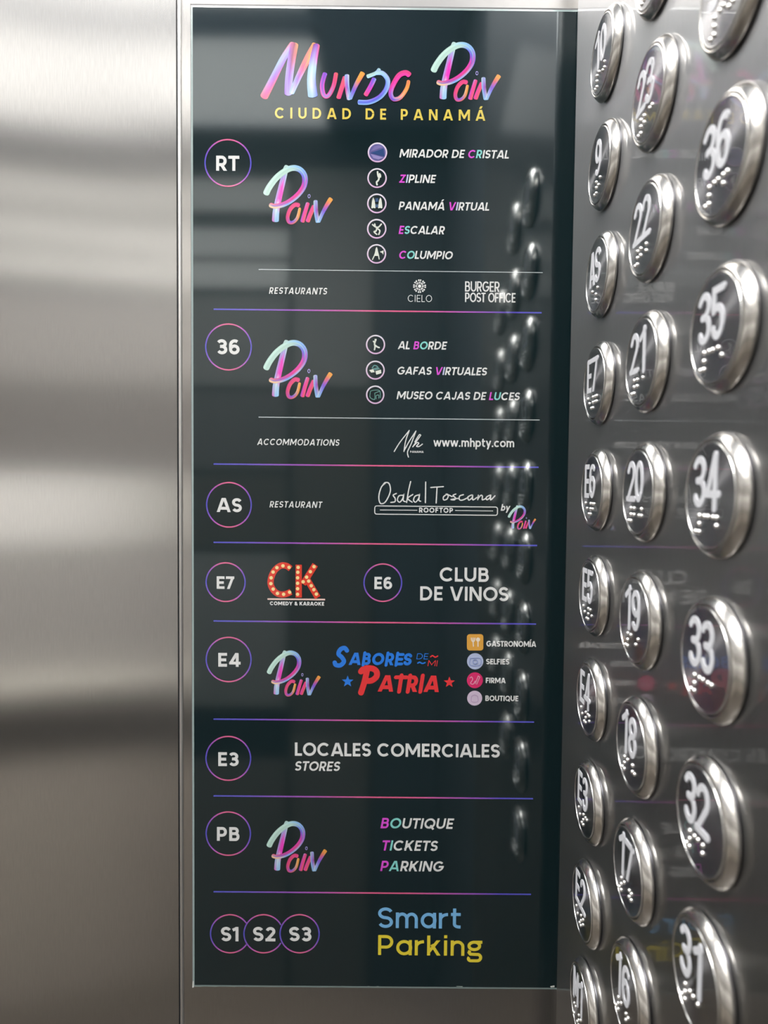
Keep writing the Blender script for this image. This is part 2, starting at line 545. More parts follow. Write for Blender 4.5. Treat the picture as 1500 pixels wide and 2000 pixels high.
# the back wall's horizontal boards; left of x = -0.66 the wall stands 0.125 m further back: (x0, x1, z0, z1, material)
XN = -0.66
RECESS = 0.07
ROWS_L = [(0.0, 0.665, 'kick'), (0.81, 1.222, 'low_steel'), (1.235, 1.430, 'light_steel'), (1.440, 1.65, 'mid_dark'), (1.66, 1.895, 'mid_steel'),
          (1.915, 1.982, 'light_steel'), (1.995, 2.068, 'light_steel'), (2.11, 2.195, 'light_steel')]
CANT = -math.atan(0.27)
ROWS_C = ROWS_L[:5] + [(1.94, 1.995, 'light_steel'), (2.030, 2.085, 'light_steel'), (2.125, 2.198, 'light_steel'), (2.312, CEIL - 0.001, 'light_steel')]
def canted(o, along=0.0, out=0.0, z=0.0):
    """stand an object on the canted left part of the back wall: metres along it from its inner end and out from it"""
    d = Vector((-math.cos(CANT), -math.sin(CANT), 0)); nrm = Vector((-math.sin(CANT), math.cos(CANT), 0))
    o.location = Vector((XN - 0.005, CY0 - RECESS, z)) + d * along + nrm * out
    o.rotation_euler = (0, 0, CANT)
    return o
for i, (z0, z1, k) in enumerate(ROWS_C):
    canted(box('trim_%d' % (i + 51), (-1.165, 0, z0), (0, 0.012, z1), M[k], kind='structure', bevel=0.003))
canted(box('wall_cant', (-1.165, -0.03, 0), (0, 0, CEIL), M['gap'], kind='structure'))
BOARDS = []
BOARDS += [(XN, -0.34, z0, z1, 'lower' if 1.23 < z0 < 1.3 else 'dark_kick' if z0 == 0 else 'mid_steel' if k == 'low_steel' else k, CY0) for z0, z1, k in ROWS_L]
BOARDS += [(-0.33, -0.12, 1.66, 2.222, 'mid_steel', CY0), (-0.33, -0.12, 0.75, 1.65, 'lower', CY0), (-0.33, -0.12, 0.0, 0.74, 'dark_kick', CY0), (-0.11, 0.06, 0.0, CEIL, 'door', CY0)]
for i, (x0, x1, z0, z1, k, y) in enumerate(BOARDS):
    box('trim_%d' % (i + 1), (x0, y, z0), (x1, y + 0.012, z1), M[k], kind='structure', bevel=0.003)
# the same boards run on along the left wall
for i, (z0, z1, k) in enumerate(ROWS_L):
    box('trim_%d' % (i + 31), (CX0, -1.24, z0), (CX0 + 0.012, -0.02, z1), M[k], kind='structure', bevel=0.003)

# steel wall panel on the left, a dark joint, and the pale folded edge of the sheet that carries the sign
box('wall_side', (CX0, 0.0006, 0.02), (-0.20125, CY1 + 0.001, CEIL - 0.004), M['steel_y'], kind='structure')
box('trim_joint', (-0.20125, 0.0014, 0.02), (-0.2006, CY1 + 0.001, CEIL - 0.004), M['gap'], kind='structure')
box('trim_side', (-0.2006, 0.0007, 0.02), (-0.1989, CY1 + 0.001, CEIL - 0.004), M['steel_edge'], kind='structure', bevel=0.0006)

# ceiling lamps
def ceiling_light(x0, x1, y0, y1, strength, label):
    r = empty('ceiling_light', ((x0 + x1) / 2, (y0 + y1) / 2, CEIL))
    tag(r, label, 'ceiling light', 'luminous ceiling panels')
    hx, hy = (x1 - x0) / 2, (y1 - y0) / 2
    f = bmesh.new()
    for lo, hi in (((-hx, -hy, -0.012), (-hx + 0.012, hy, 0)), ((hx - 0.012, -hy, -0.012), (hx, hy, 0)),
                   ((-hx, -hy, -0.012), (hx, -hy + 0.012, 0)), ((-hx, hy - 0.012, -0.012), (hx, hy, 0))):
        g = bmesh.ops.create_cube(f, size=1.0)['verts']
        for v in g: v.co = Vector([(lo[i] + hi[i]) / 2 + v.co[i] * (hi[i] - lo[i]) for i in range(3)])
    me = bpy.data.meshes.new('frame'); f.to_mesh(me); f.free()
    link('frame', me, M['ceil'], r)
    box('diffuser', (-hx + 0.012, -hy + 0.012, -0.008), (hx - 0.012, hy - 0.012, -0.001), emitter('lamp diffuser', (1.0, 0.97, 0.93, 1), strength), r)
    return r
ceiling_light(-1.00, -0.10, -0.74, -0.30, LAMP_NEAR, 'bright ceiling light panel nearest the directory sign wall')
ceiling_light(-1.50, -0.23, -1.03, -0.92, LAMP_MID, 'softer middle ceiling light panel between the other two')
ceiling_light(-0.65, -0.23, -1.485, -1.10, LAMP_FAR, 'small ceiling light panel beside the back wall, reflected in sign')
canted(ceiling_light(-0.45, 0.45, -0.22, 0.22, LAMP_CANT, 'wide ceiling light panel along the canted end of the back wall'), 0.52, 0.225, CEIL)

# handrail on the back wall
hr = canted(empty('handrail', (0, 0, 0)), 0.42, 0.012, 0.885)
tag(hr, 'round steel handrail on the back wall, seen as a bright reflected streak', 'handrail')
bm = bmesh.new()
bmesh.ops.create_cone(bm, cap_ends=True, segments=24, radius1=0.026, radius2=0.026, depth=1.05,
                      matrix=Matrix.Translation((0, 0.06, 0)) @ Matrix.Rotation(math.pi / 2, 4, 'Y'))
me = bpy.data.meshes.new('rail'); bm.to_mesh(me); bm.free()
link('rail', me, plain('satin steel rail', (0.92, 0.88, 0.80, 1), 0.35, 0.0), hr)
for x in (-0.40, 0.30):
    bm = bmesh.new()
    bmesh.ops.create_cone(bm, cap_ends=True, segments=16, radius1=0.010, radius2=0.010, depth=0.05,
                          matrix=Matrix.Translation((x, 0.03, 0)) @ Matrix.Rotation(math.pi / 2, 4, 'X'))
    me = bpy.data.meshes.new('bracket'); bm.to_mesh(me); bm.free()
    link('bracket', me, M['steel_edge'], hr)

# ----------------------------------------------------------------------------
# the directory sign
# ----------------------------------------------------------------------------
def px2sign(x, y):
    """where the line of sight of a frame pixel meets the sign's face, in the sign's own plane (X, Z)"""
    d = RIGHT * ((x - 750) / F_PX) + DOWN * ((y - 1000) / F_PX) + FWD
    k = -CAM.y / d.y
    p = CAM + d * k
    return p.x, p.z - EYE
SX0, SX1, SZ0, SZ1 = -0.1935, 0.0075, -0.2780, 0.2430
sign = empty('directory_sign', ((SX0 + SX1) / 2, 0, EYE + SZ0))
tag(sign, 'tall dark green glossy floor directory sign with white lettering and colourful brush logos', 'sign')
OX, OZ = sign.location.x, sign.location.z
BV = 0.0010
# plate: flat front, bevelled rim as a part of its own
box('acrylic_panel', (SX0 + BV - OX, 0.0, SZ0 + BV + EYE - OZ), (SX1 - BV - OX, 0.0016, SZ1 - BV + EYE - OZ), M['sign'], sign)
def rim_mesh():
    o = [(SX0, SZ0), (SX1, SZ0), (SX1, SZ1), (SX0, SZ1)]
    i = [(SX0 + BV, SZ0 + BV), (SX1 - BV, SZ0 + BV), (SX1 - BV, SZ1 - BV), (SX0 + BV, SZ1 - BV)]
    vs = [(x - OX, 0.0, z + EYE - OZ) for x, z in i] + [(x - OX, BV * 0.2, z + EYE - OZ) for x, z in o] + [(x - OX, 0.0018, z + EYE - OZ) for x, z in o]
    fs = []
    for k in range(4):
        j = (k + 1) % 4
        fs += [(k, 4 + k, 4 + j, j), (4 + k, 8 + k, 8 + j, 4 + j)]
    me = bpy.data.meshes.new('bevelled_edge'); me.from_pydata(vs, [], fs)
    return me
link('bevelled_edge', rim_mesh(), M['edge'], sign)['label'] = 'clear polished edge'
def shadow_line_mesh():  # dark strip in place of the shadow gap round the sign, widest on top
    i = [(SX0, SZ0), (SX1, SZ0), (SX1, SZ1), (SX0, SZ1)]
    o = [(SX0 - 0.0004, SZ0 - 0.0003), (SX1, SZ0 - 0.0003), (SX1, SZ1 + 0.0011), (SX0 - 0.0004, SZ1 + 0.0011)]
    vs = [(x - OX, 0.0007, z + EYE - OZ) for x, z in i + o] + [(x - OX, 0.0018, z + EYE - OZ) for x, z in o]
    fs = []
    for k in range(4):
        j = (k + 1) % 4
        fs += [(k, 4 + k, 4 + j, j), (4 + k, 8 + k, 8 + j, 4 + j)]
    me = bpy.data.meshes.new('shadow_line'); me.from_pydata(vs, [], fs)
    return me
link('shadow_line', shadow_line_mesh(), M['shadow_line'], sign)['label'] = 'dark strip standing in for the shadow round the sign'

PR = 0.00008     # ink film stands this far off the face
def s3(layer=0):
    y = -PR * (1 + layer)
    return lambda p: (p[0] - OX, y, p[1] + EYE - OZ)

def ink(name, polys, layer=0, parent=None, label=None):
    o = link(name, flat_mesh(name, polys, s3(layer)), M['print'], parent or sign)
    if label: o['label'] = label
    return o

WHITE = srgb(232, 234, 234); MAG = srgb(226, 84, 220); MINT = srgb(140, 222, 216); LAV = srgb(200, 205, 240)
def mm_per_px(x, y):
    a = px2sign(x, y); b2 = px2sign(x, y - 10); c = px2sign(x + 10, y)
    return (c[0] - a[0]) / 10, (b2[1] - a[1]) / 10

def line(txt, x0, x1, base, cap, w=0.19, slant=0, col=WHITE, colors=None, track=0.0, name='caption', parent=None, layer=0, capstyle='flat', label=None):
    """one line of printed lettering between two points of the sign"""
    X0, Z0 = px2sign(x0, base)
    X1, _ = px2sign(x1, base)
    C = cap * mm_per_px(x0, base)[1]
    ps = text_polys(txt, w, X1 - X0, C, slant, colors, col, track, capstyle)
    ps = [([(X0 + p[0], Z0 + p[1]) for p in q], c) for q, c in ps]
    return ink(name, ps, layer, parent, label) if name else ps

def pp(pts): return [px2sign(*p) for p in pts]
def strokes_px(strokes, w, col, cap='round'):
    """hand-drawn strokes given in frame pixels"""
    out = []
    for p in strokes:
        q = smooth(p) if len(p) > 2 else p
        k = mm_per_px(*p[0])[0]
        out += [(r, col) for r in stroke_polys(pp(q), w * k, cap=cap)]
    return out

def smooth(pts, n=7):
    """Catmull-Rom through the points"""
    P = [pts[0]] + list(pts) + [pts[-1]]
    out = []
    for i in range(1, len(P) - 2):
        a, b_, c, d = P[i - 1], P[i], P[i + 1], P[i + 2]
        for k in range(n):
            t = k / n
            out.append(tuple(0.5 * (2 * b_[j] + (c[j] - a[j]) * t + (2 * a[j] - 5 * b_[j] + 4 * c[j] - d[j]) * t * t + (3 * b_[j] - a[j] - 3 * c[j] + d[j]) * t ** 3) for j in range(2)))
    out.append(tuple(pts[-1]))
    return out

def lerp(a, b_, t): return tuple(a[i] + (b_[i] - a[i]) * t for i in range(len(a)))
def keyed(keys, t):
    for (t0, c0), (t1, c1) in zip(keys, keys[1:]):
        if t <= t1: return lerp(c0, c1, 0 if t1 == t0 else max(0, (t - t0) / (t1 - t0)))
    return keys[-1][1]

# gradient dividers and rings
BLUE, PURP, PINK = srgb(92, 96, 208), srgb(176, 92, 196), srgb(232, 104, 150)
def divider(x0, y0, x1, y1, wpx, keys, name='divider_line'):
    X0, Z0 = px2sign(x0, y0); X1, Z1 = px2sign(x1, y1)
    Z = (Z0 + Z1) / 2
    h = wpx * mm_per_px(x0, y0)[1] / 2
    ps = []
    for i in range(20):
        a, b_ = i / 20, (i + 1) / 20
        xa, xb = X0 + (X1 - X0) * a, X0 + (X1 - X0) * b_
        ca, cb = keyed(keys, a), keyed(keys, b_)
        ps.append(([(xa, Z - h), (xb, Z - h), (xb, Z + h), (xa, Z + h)], [ca, cb, cb, ca]))
    ink(name, ps)
GRAD = [(0, BLUE), (0.10, srgb(110, 96, 208)), (0.30, PURP), (0.48, PINK), (0.62, PINK), (0.78, PURP), (0.9, srgb(96, 84, 206)), (1, BLUE)]
for yl, yr, xr in ((604, 611, 1058), (907, 912, 1052), (1060, 1064.5, 1049), (1214, 1217.5, 1047), (1406, 1408.5, 1043), (1556, 1558, 1041), (1743, 1745, 1037)):
    divider(417, yl, xr, yr, 2.8, GRAD)
GREY = srgb(190, 200, 204)
divider(505, 526, 1060, 533, 1.5, [(0, GREY), (1, GREY)], 'section_line')
divider(505, 815, 1054, 820, 1.7, [(0, GREY), (1, GREY)], 'section_line')

def ring_polys(cx, cy, r, w, colf, a0=0, a1=360, n=64):
    """a ring on the sign; centre and radius in frame pixels"""
    X, Z = px2sign(cx, cy)
    kx, kz = mm_per_px(cx, cy)
    R1, R0 = r * kx, (r - w) * kx
    ps = []
    for i in range(n):
        p, q = math.radians(a0 + (a1 - a0) * i / n), math.radians(a0 + (a1 - a0) * (i + 1) / n)
        cp, cq = colf(p), colf(q)
        ps.append(([(X + R0 * math.cos(p), Z + R0 * math.sin(p)), (X + R1 * math.cos(p), Z + R1 * math.sin(p)),
                    (X + R1 * math.cos(q), Z + R1 * math.sin(q)), (X + R0 * math.cos(q), Z + R0 * math.sin(q))], [cp, cp, cq, cq]))
    return ps
def ring_col(a):
    s = abs(math.sin(a))
    return keyed([(0, srgb(86, 88, 206)), (0.45, srgb(128, 92, 206)), (0.8, srgb(190, 100, 196)), (1, srgb(234, 112, 156))], s)

BADGES = [('RT', 422, 467.5, 333.5, 29.5, 445.3, 318.5, 46, None), ('36', 423, 468.5, 692, 29.5, 446.4, 677.8, 45.7, None),
          ('AS', 423, 472.5, 1000, 27.5, 447.3, 986, 44.8, None), ('E7', 423, 457.5, 1150, 24.5, 440.8, 1137, 39.3, None),
          ('E6', 731, 766, 1150.5, 24, 747.7, 1138, 38, None), ('E4', 426, 470, 1302, 27, 446.7, 1288, 45, None),
          ('E3', 426, 466.5, 1496, 27, 446, 1481, 44.8, None), ('PB', 423.6, 468, 1642, 27, 446, 1628, 44.5, None),
          ('S1', 431.5, 466, 1838, 28, 449.5, 1823.5, 39.5, (34, 326)), ('S2', 494, 538, 1838, 28, 514.8, 1823.5, 39.5, (28, 332)), ('S3', 564.5, 608.5, 1838, 28, 585.2, 1823.5, 39.5, None)]
for txt, x0, x1, base, cap, cx, cy, r, sp in BADGES:
    o = ink('floor_badge', ring_polys(cx, cy, r, 2.6, ring_col, *(sp or (0, 360))))
    o['label'] = 'ring around ' + txt
    line(txt, x0, x1, base, cap, 0.205, name='badge_letters', parent=o, label=txt + ' in white')

# captions
gold = srgb(226, 204, 92)
line('CIUDAD DE PANAMÁ', 537, 948, 231.5, 21.5, 0.19, col=gold, track=0.46)
IT = 10
line('MIRADOR DE CRISTAL', 780, 996, 307.5, 16.2, 0.185, IT, colors={11: MAG, 12: MINT})
line('ZIPLINE', 779.5, 852, 357, 16, 0.185, IT, colors={0: MAG, 1: LAV})
line('PANAMÁ VIRTUAL', 778.5, 957.5, 409.8, 16, 0.185, IT, colors={7: MAG, 8: LAV})
line('ESCALAR', 778.5, 869.5, 457, 16, 0.185, IT, colors={0: MAG, 1: MINT})
line('COLUMPIO', 778.5, 885.5, 505.5, 15.8, 0.185, IT, colors={0: MAG, 1: MINT})
line('RESTAURANTS', 525.5, 640, 574, 12.8, 0.16, IT, track=0.14)
line('CIELO', 796.5, 843.5, 589.5, 13.5, 0.09, track=0.10)
line('BURGER', 908.5, 975, 569.5, 20, 0.13)
line('POST OFFICE', 908.5, 1006.5, 590, 18.5, 0.14)
line('AL BORDE', 776.5, 873.5, 682, 15.6, 0.185, IT, colors={3: MAG, 4: MINT})
line('GAFAS VIRTUALES', 775, 952.5, 731.5, 15.4, 0.185, IT, colors={6: MAG, 7: LAV})
line('MUSEO CAJAS DE LUCES', 774.5, 1016.5, 779.5, 15.4, 0.185, IT, colors={15: MAG, 16: MINT})
line('ACCOMMODATIONS', 502, 664, 869, 12.4, 0.16, IT, track=0.10)
line('www.mhpty.com', 846.5, 1004, 872, 16.2, 0.17)
line('RESTAURANT', 526.5, 630, 991, 12.3, 0.16, IT, track=0.12)
line('ROOFTOP', 818.5, 884.5, 1001, 9.8, 0.21, track=0.08)
line('by', 978, 997, 997.5, 12.5, 0.20, IT)
line('CLUB', 858.5, 954.5, 1135.5, 27.5, 0.185)
line('DE VINOS', 820.5, 993, 1172.5, 27.5, 0.185)
line('COMEDY & KARAOKE', 527, 633, 1181.8, 7.2, 0.24)
line('GASTRONOMÍA', 950, 1047, 1262.5, 11, 0.20)
line('SELFIES', 949.5, 994.5, 1297.3, 10.8, 0.20)
line('FIRMA', 948.8, 987.5, 1334, 10.5, 0.20)
line('BOUTIQUE', 948, 1012, 1368.8, 10.5, 0.20)
line('LOCALES COMERCIALES', 576, 976, 1476, 26, 0.19)
line('STORES', 575, 666, 1505, 18.5, 0.185, IT)
line('BOUTIQUE', 743, 887, 1617.5, 20.3, 0.185, IT, colors={0: MAG, 1: MINT})
line('TICKETS', 744, 857, 1661, 20, 0.185, IT, colors={0: MAG, 1: MINT})
line('PARKING', 742.5, 868.5, 1701, 20, 0.185, IT, colors={0: MAG, 1: MINT})
line('Smart', 738, 899.5, 1812, 40, 0.15, col=srgb(126, 190, 240))
line('Parking', 738, 941.5, 1865, 39, 0.15, col=srgb(238, 218, 62))

# ---- brush lettering: ribbons with streaks of colour along and across ----
C = dict(mint=srgb(196, 232, 222), white=srgb(225, 235, 240), lb=srgb(150, 200, 246), blue=srgb(92, 104, 232), vio=srgb(150, 84, 222), lav=srgb(176, 168, 238),
         mag=srgb(240, 64, 196), pink=srgb(236, 76, 142), cor=srgb(240, 110, 112), ora=srgb(248, 168, 76), cream=srgb(246, 200, 160), plum=srgb(150, 50, 110))
def ribbon(pts, w0, w1, keys, seed, taper=0.30):
    """pts in local logo units; keys: [(t, left, middle, right)]"""
    rnd = random.Random(seed)
    q = smooth(pts, 6)
    # close-set points near both ends so that the brush tips come out round
    def tip(a, b_): return [lerp(a, b_, f) for f in (0.0, 0.05, 0.12, 0.22, 0.36, 0.55, 0.78)]
    q = tip(q[0], q[1]) + q[1:-1] + tip(q[-1], q[-2])[::-1]
    of = offsets(q)
    n = len(q)
    L = [0.0]
    for a, b_ in zip(q, q[1:]): L.append(L[-1] + math.hypot(b_[0] - a[0], b_[1] - a[1]))
    lanes = 6
    jit = [rnd.uniform(-0.10, 0.10) for _ in range(lanes + 1)]
    gain = [rnd.uniform(0.86, 1.12) for _ in range(lanes + 1)]
    def colour(t, k):
        tt = min(1, max(0, t + jit[k]))
        tri = keyed([(kk[0], tuple(kk[1]) + tuple(kk[2]) + tuple(kk[3])) for kk in keys], tt)
        u = k / lanes
        a, m_, b_ = tri[0:4], tri[4:8], tri[8:12]
        c = lerp(a, m_, u * 2) if u < 0.5 else lerp(m_, b_, u * 2 - 1)
        return tuple(min(1, c[i] * gain[k]) for i in range(3)) + (1,)
    out = []
    def width(t):
        w = w0 + (w1 - w0) * t
        e = min(t, 1 - t) * L[-1] / max(w0, 1e-6)
        return w * (1 if e > taper else math.sqrt(max(0.06, 1 - (1 - e / taper) ** 2)))
    for i in range(n - 1):
        ta, tb = L[i] / L[-1], L[i + 1] / L[-1]
        wa, wb = width(ta), width(tb)
        for k in range(lanes):
            u0, u1 = 0.5 - k / lanes, 0.5 - (k + 1) / lanes
            P = lambda s_, u, ww: (q[s_][0] + of[s_][0] * u * ww, q[s_][1] + of[s_][1] * u * ww)
            out.append(([P(i, u0, wa), P(i + 1, u0, wb), P(i + 1, u1, wb), P(i, u1, wa)],
                        [colour(ta, k), colour(tb, k), colour(tb, k + 1), colour(ta, k + 1)]))
    return out

def K(*ks): return [(k[0], C[k[1]], C[k[2]], C[k[3]]) for k in ks]
# the four-letter brush logo, in the units of its drawing (605 wide, 530 high; y down); lanes go from the right of travel to the left
STEM = [
    ('stem', [(800, 196), (782, 235), (758, 330), (722, 480), (700, 590), (694, 685)], 46, 60,
     K((0, 'mint', 'mint', 'mint'), (0.22, 'lav', 'lav', 'lav'), (0.38, 'lav', 'mag', 'mag'), (0.62, 'lav', 'mag', 'mag'), (0.75, 'lb', 'white', 'lb'), (1, 'mag', 'lb', 'lb'))),
    ('swoosh', [(608, 452), (640, 385), (700, 305), (770, 248), (840, 218), (905, 232), (945, 285), (945, 360), (905, 430), (840, 490), (765, 532), (690, 548), (640, 532)], 56, 42,
     K((0, 'mint', 'mint', 'mint'), (0.36, 'mint', 'mint', 'mint'), (0.46, 'blue', 'lb', 'lb'), (0.54, 'vio', 'blue', 'lb'), (0.62, 'mag', 'pink', 'blue'), (0.76, 'mag', 'pink', 'lb'), (0.9, 'pink', 'blue', 'lb'), (1, 'pink', 'cream', 'cream'))),
    ('o', [(905, 545), (865, 535), (822, 575), (800, 640), (812, 685), (850, 685), (885, 645), (906, 560)], 38, 24,
     K((0, 'pink', 'pink', 'pink'), (0.45, 'pink', 'pink', 'cor'), (0.65, 'cor', 'vio', 'blue'), (0.85, 'ora', 'ora', 'cream'), (1, 'ora', 'ora', 'cream'))),
    ('i', [(976, 515), (950, 600), (925, 688)], 32, 38, K((0, 'lav', 'pink', 'pink'), (0.4, 'mag', 'pink', 'pink'), (1, 'vio', 'pink', 'cor'))),
    ('n', [(1030, 540), (995, 620), (970, 686)], 36, 38, K((0, 'pink', 'pink', 'cor'), (1, 'mag', 'pink', 'cor'))),
    ('n', [(1040, 495), (1046, 600), (1062, 692)], 36, 38, K((0, 'mint', 'lav', 'lb'), (0.45, 'lb', 'vio', 'plum'), (1, 'lb', 'lb', 'white'))),
    ('n', [(1066, 690), (1105, 600), (1150, 520), (1178, 478)], 26, 40, K((0, 'lb', 'lb', 'white'), (0.4, 'blue', 'vio', 'blue'), (0.65, 'vio', 'cor', 'cor'), (0.82, 'ora', 'ora', 'ora'), (1, 'ora', 'ora', 'ora'))),
]
def brush_logo(x, y, wpx):
    """top-left corner and width in frame pixels"""
    k = wpx / 608.0
    f = lambda p: px2sign(x + (p[0] - 588) * k, y + (p[1] - 170) * k)
    ps = []
    layered = []
    for i, (nm, pts, w0, w1, keys) in enumerate(STEM):
        layered.append([([f(p) for p in q], c) for q, c in ribbon(pts, w0, w1, keys, i * 7 + 3)])
    vs_all = []
    for q in layered: vs_all.append(q)
    dot = []
    for i in range(14):
        a, b_ = 2 * math.pi * i / 14, 2 * math.pi * (i + 1) / 14
        R_ = lambda an, r: f((985 + r * 0.8 * math.cos(an), 462 + r * 1.2 * math.sin(an)))
        dot.append(([R_(a, 15), R_(b_, 15), R_(b_, 9), R_(a, 9)], C['lav']))
    # strokes overlap like brush strokes: later ones lie over earlier ones
    vs, fs, cs = [], [], []
    for li, group in enumerate(layered + [dot]):
        to = s3(li * 0.25)
        for pts, c in group:
            area = sum(pts[i][0] * pts[(i + 1) % len(pts)][1] - pts[(i + 1) % len(pts)][0] * pts[i][1] for i in range(len(pts)))
            cl = c if isinstance(c, list) else [c] * len(pts)
            if area < 0: pts, cl = pts[::-1], cl[::-1]
            fs.append(tuple(range(len(vs), len(vs) + len(pts))))
            vs += [(x_, y_ - 4e-8 * (len(fs) % 500), z_) for x_, y_, z_ in map(to, pts)]; cs += cl
    return vs, fs, cs
def ink_raw(name, vs, fs, cs):
    me = bpy.data.meshes.new(name); me.from_pydata(vs, [], fs)
    at = me.color_attributes.new('ink', 'FLOAT_COLOR', 'POINT')
    for i, c in enumerate(cs): at.data[i].color = c
    return link(name, me, M['print'], sign)
for x, y, w_ in ((841, 77, 138.5), (514, 317.5, 137.5), (514, 659, 137), (991.5, 985, 56), (521, 1266.5, 106.5), (520.5, 1599, 119.5)):
    ink_raw('brush_logo', *brush_logo(x, y, w_))

def title():
    A = lambda pts: [(340 + x / 3.75, y / 3.75) for x, y in pts]
    B = lambda pts: [(700 + x / 3.409, y / 3.409) for x, y in pts]
    S = [
        (A([(652, 722), (720, 590), (800, 430), (875, 312)]), 16, 12, K((0, 'cor', 'pink', 'cor'), (0.35, 'pink', 'vio', 'lav'), (0.65, 'vio', 'lav', 'lb'), (1, 'lb', 'lav', 'cor'))),
        (A([(884, 312), (862, 430), (842, 580), (836, 702)]), 16, 15, K((0, 'cor', 'plum', 'ora'), (0.25, 'vio', 'plum', 'cor'), (0.6, 'lav', 'vio', 'lav'), (1, 'vio', 'lav', 'lav'))),
        (A([(858, 690), (915, 560), (985, 420), (1045, 322)]), 10, 16, K((0, 'lb', 'white', 'lb'), (0.3, 'lav', 'vio', 'lav'), (0.55, 'cor', 'pink', 'cor'), (0.8, 'ora', 'ora', 'cor'), (1, 'ora', 'ora', 'ora'))),
        (A([(1046, 320), (1022, 440), (1006, 580), (1018, 716)]), 13, 19, K((0, 'plum', 'vio', 'cor'), (0.25, 'vio', 'lav', 'mag'), (0.45, 'lb', 'mint', 'lb'), (0.75, 'lb', 'white', 'blue'), (1, 'lb', 'lb', 'blue'))),
        (A([(1108, 532), (1085, 620), (1096, 695), (1130, 702), (1168, 630), (1188, 532)]), 9, 8, K((0, 'vio', 'vio', 'blue'), (0.3, 'mag', 'vio', 'mag'), (0.55, 'pink', 'lav', 'mag'), (0.8, 'pink', 'pink', 'pink'), (1, 'cor', 'cor', 'pink'))),
        (A([(1202, 726), (1230, 640), (1254, 560)]), 9, 9, K((0, 'pink', 'pink', 'cor'), (1, 'pink', 'cor', 'pink'))),
        (A([(1266, 545), (1268, 640), (1284, 735)]), 9, 9, K((0, 'lb', 'lav', 'white'), (0.5, 'pink', 'vio', 'lb'), (1, 'lb', 'white', 'lb'))),
        (A([(1288, 730), (1330, 630), (1385, 530)]), 7, 10, K((0, 'lb', 'lb', 'lb'), (0.4, 'blue', 'vio', 'blue'), (0.75, 'cor', 'ora', 'ora'), (1, 'ora', 'ora', 'ora'))),
        (B([(108, 520), (82, 575), (45, 640)]), 9, 9, K((0, 'vio', 'blue', 'lb'), (0.5, 'mag', 'vio', 'mag'), (1, 'cor', 'pink', 'pink'))),
        (B([(142, 458), (118, 488), (55, 514)]), 7, 8, K((0, 'lb', 'mint', 'lb'), (1, 'mint', 'mint', 'lb'))),
        (B([(110, 488), (160, 490), (195, 535), (185, 595), (140, 650), (70, 682), (-5, 682)]), 9, 10, K((0, 'lb', 'mint', 'lb'), (0.3, 'blue', 'lb', 'lav'), (0.6, 'vio', 'blue', 'lb'), (1, 'lb', 'blue', 'lb'))),
        (B([(345, 508), (315, 487), (270, 505), (230, 570), (215, 625), (235, 662), (280, 650), (322, 590), (335, 535)]), 11, 7, K((0, 'pink', 'pink', 'mag'), (0.4, 'pink', 'mag', 'pink'), (0.6, 'vio', 'blue', 'lav'), (0.75, 'cor', 'cream', 'pink'), (0.9, 'ora', 'ora', 'ora'), (1, 'ora', 'cor', 'ora'))),
    ]
    vs, fs, cs = [], [], []
    for li, (pts, w0, w1, keys) in enumerate(S):
        to = s3(li * 0.25)
        for q, c in ribbon(pts, w0, w1, keys, li * 5 + 1):
            q = [px2sign(*p) for p in q]
            area = sum(q[i][0] * q[(i + 1) % len(q)][1] - q[(i + 1) % len(q)][0] * q[i][1] for i in range(len(q)))
            cl = c if isinstance(c, list) else [c] * len(q)
            if area < 0: q, cl = q[::-1], cl[::-1]
            fs.append(tuple(range(len(vs), len(vs) + len(q)))); vs += [(x_, y_ - 4e-8 * (len(fs) % 500), z_) for x_, y_, z_ in map(to, q)]; cs += cl
    ink_raw('title_lettering', vs, fs, cs)['label'] = 'multicoloured brush title word'
title()

# ---- handwriting and small marks ----
def cr(x0, y0, s): return lambda pts: [(x0 + x / s, y0 + y / s) for x, y in pts]
q6 = cr(690, 900, 3.571)
hand = [q6(p) for p in (
    [(222, 158), (195, 185), (178, 250), (190, 297), (225, 285), (258, 215), (250, 160), (222, 152), (205, 172)],                    # O
    [(300, 228), (278, 240), (292, 262), (290, 285), (262, 290)],                                                                   # s
    [(345, 240), (318, 245), (308, 275), (325, 288), (345, 262), (352, 235), (348, 275), (362, 285)],                               # a
    [(400, 145), (385, 210), (372, 290)], [(415, 235), (380, 262), (410, 288)],                                                     # k
    [(455, 238), (430, 248), (420, 275), (435, 288), (456, 262), (462, 235), (458, 275), (470, 282)],                               # a
    [(505, 148), (503, 292)],
    [(540, 186), (628, 180)], [(584, 184), (578, 294)],                                                                             # T
    [(655, 232), (630, 250), (630, 272), (652, 268), (662, 245), (650, 232), (690, 250)],
    [(715, 232), (695, 242), (712, 258), (706, 272), (682, 270), (730, 262)],
    [(768, 236), (742, 246), (740, 270), (762, 274), (800, 256)],
    [(826, 238), (800, 252), (806, 274), (828, 258), (832, 240), (834, 272), (862, 256)],
    [(872, 240), (868, 272)], [(868, 268), (888, 242), (900, 246), (900, 272), (925, 262)],
    [(952, 240), (928, 254), (932, 272), (952, 258), (958, 240), (958, 272), (988, 244)])]
ink('handwritten_name', strokes_px(hand, 2.3, WHITE))
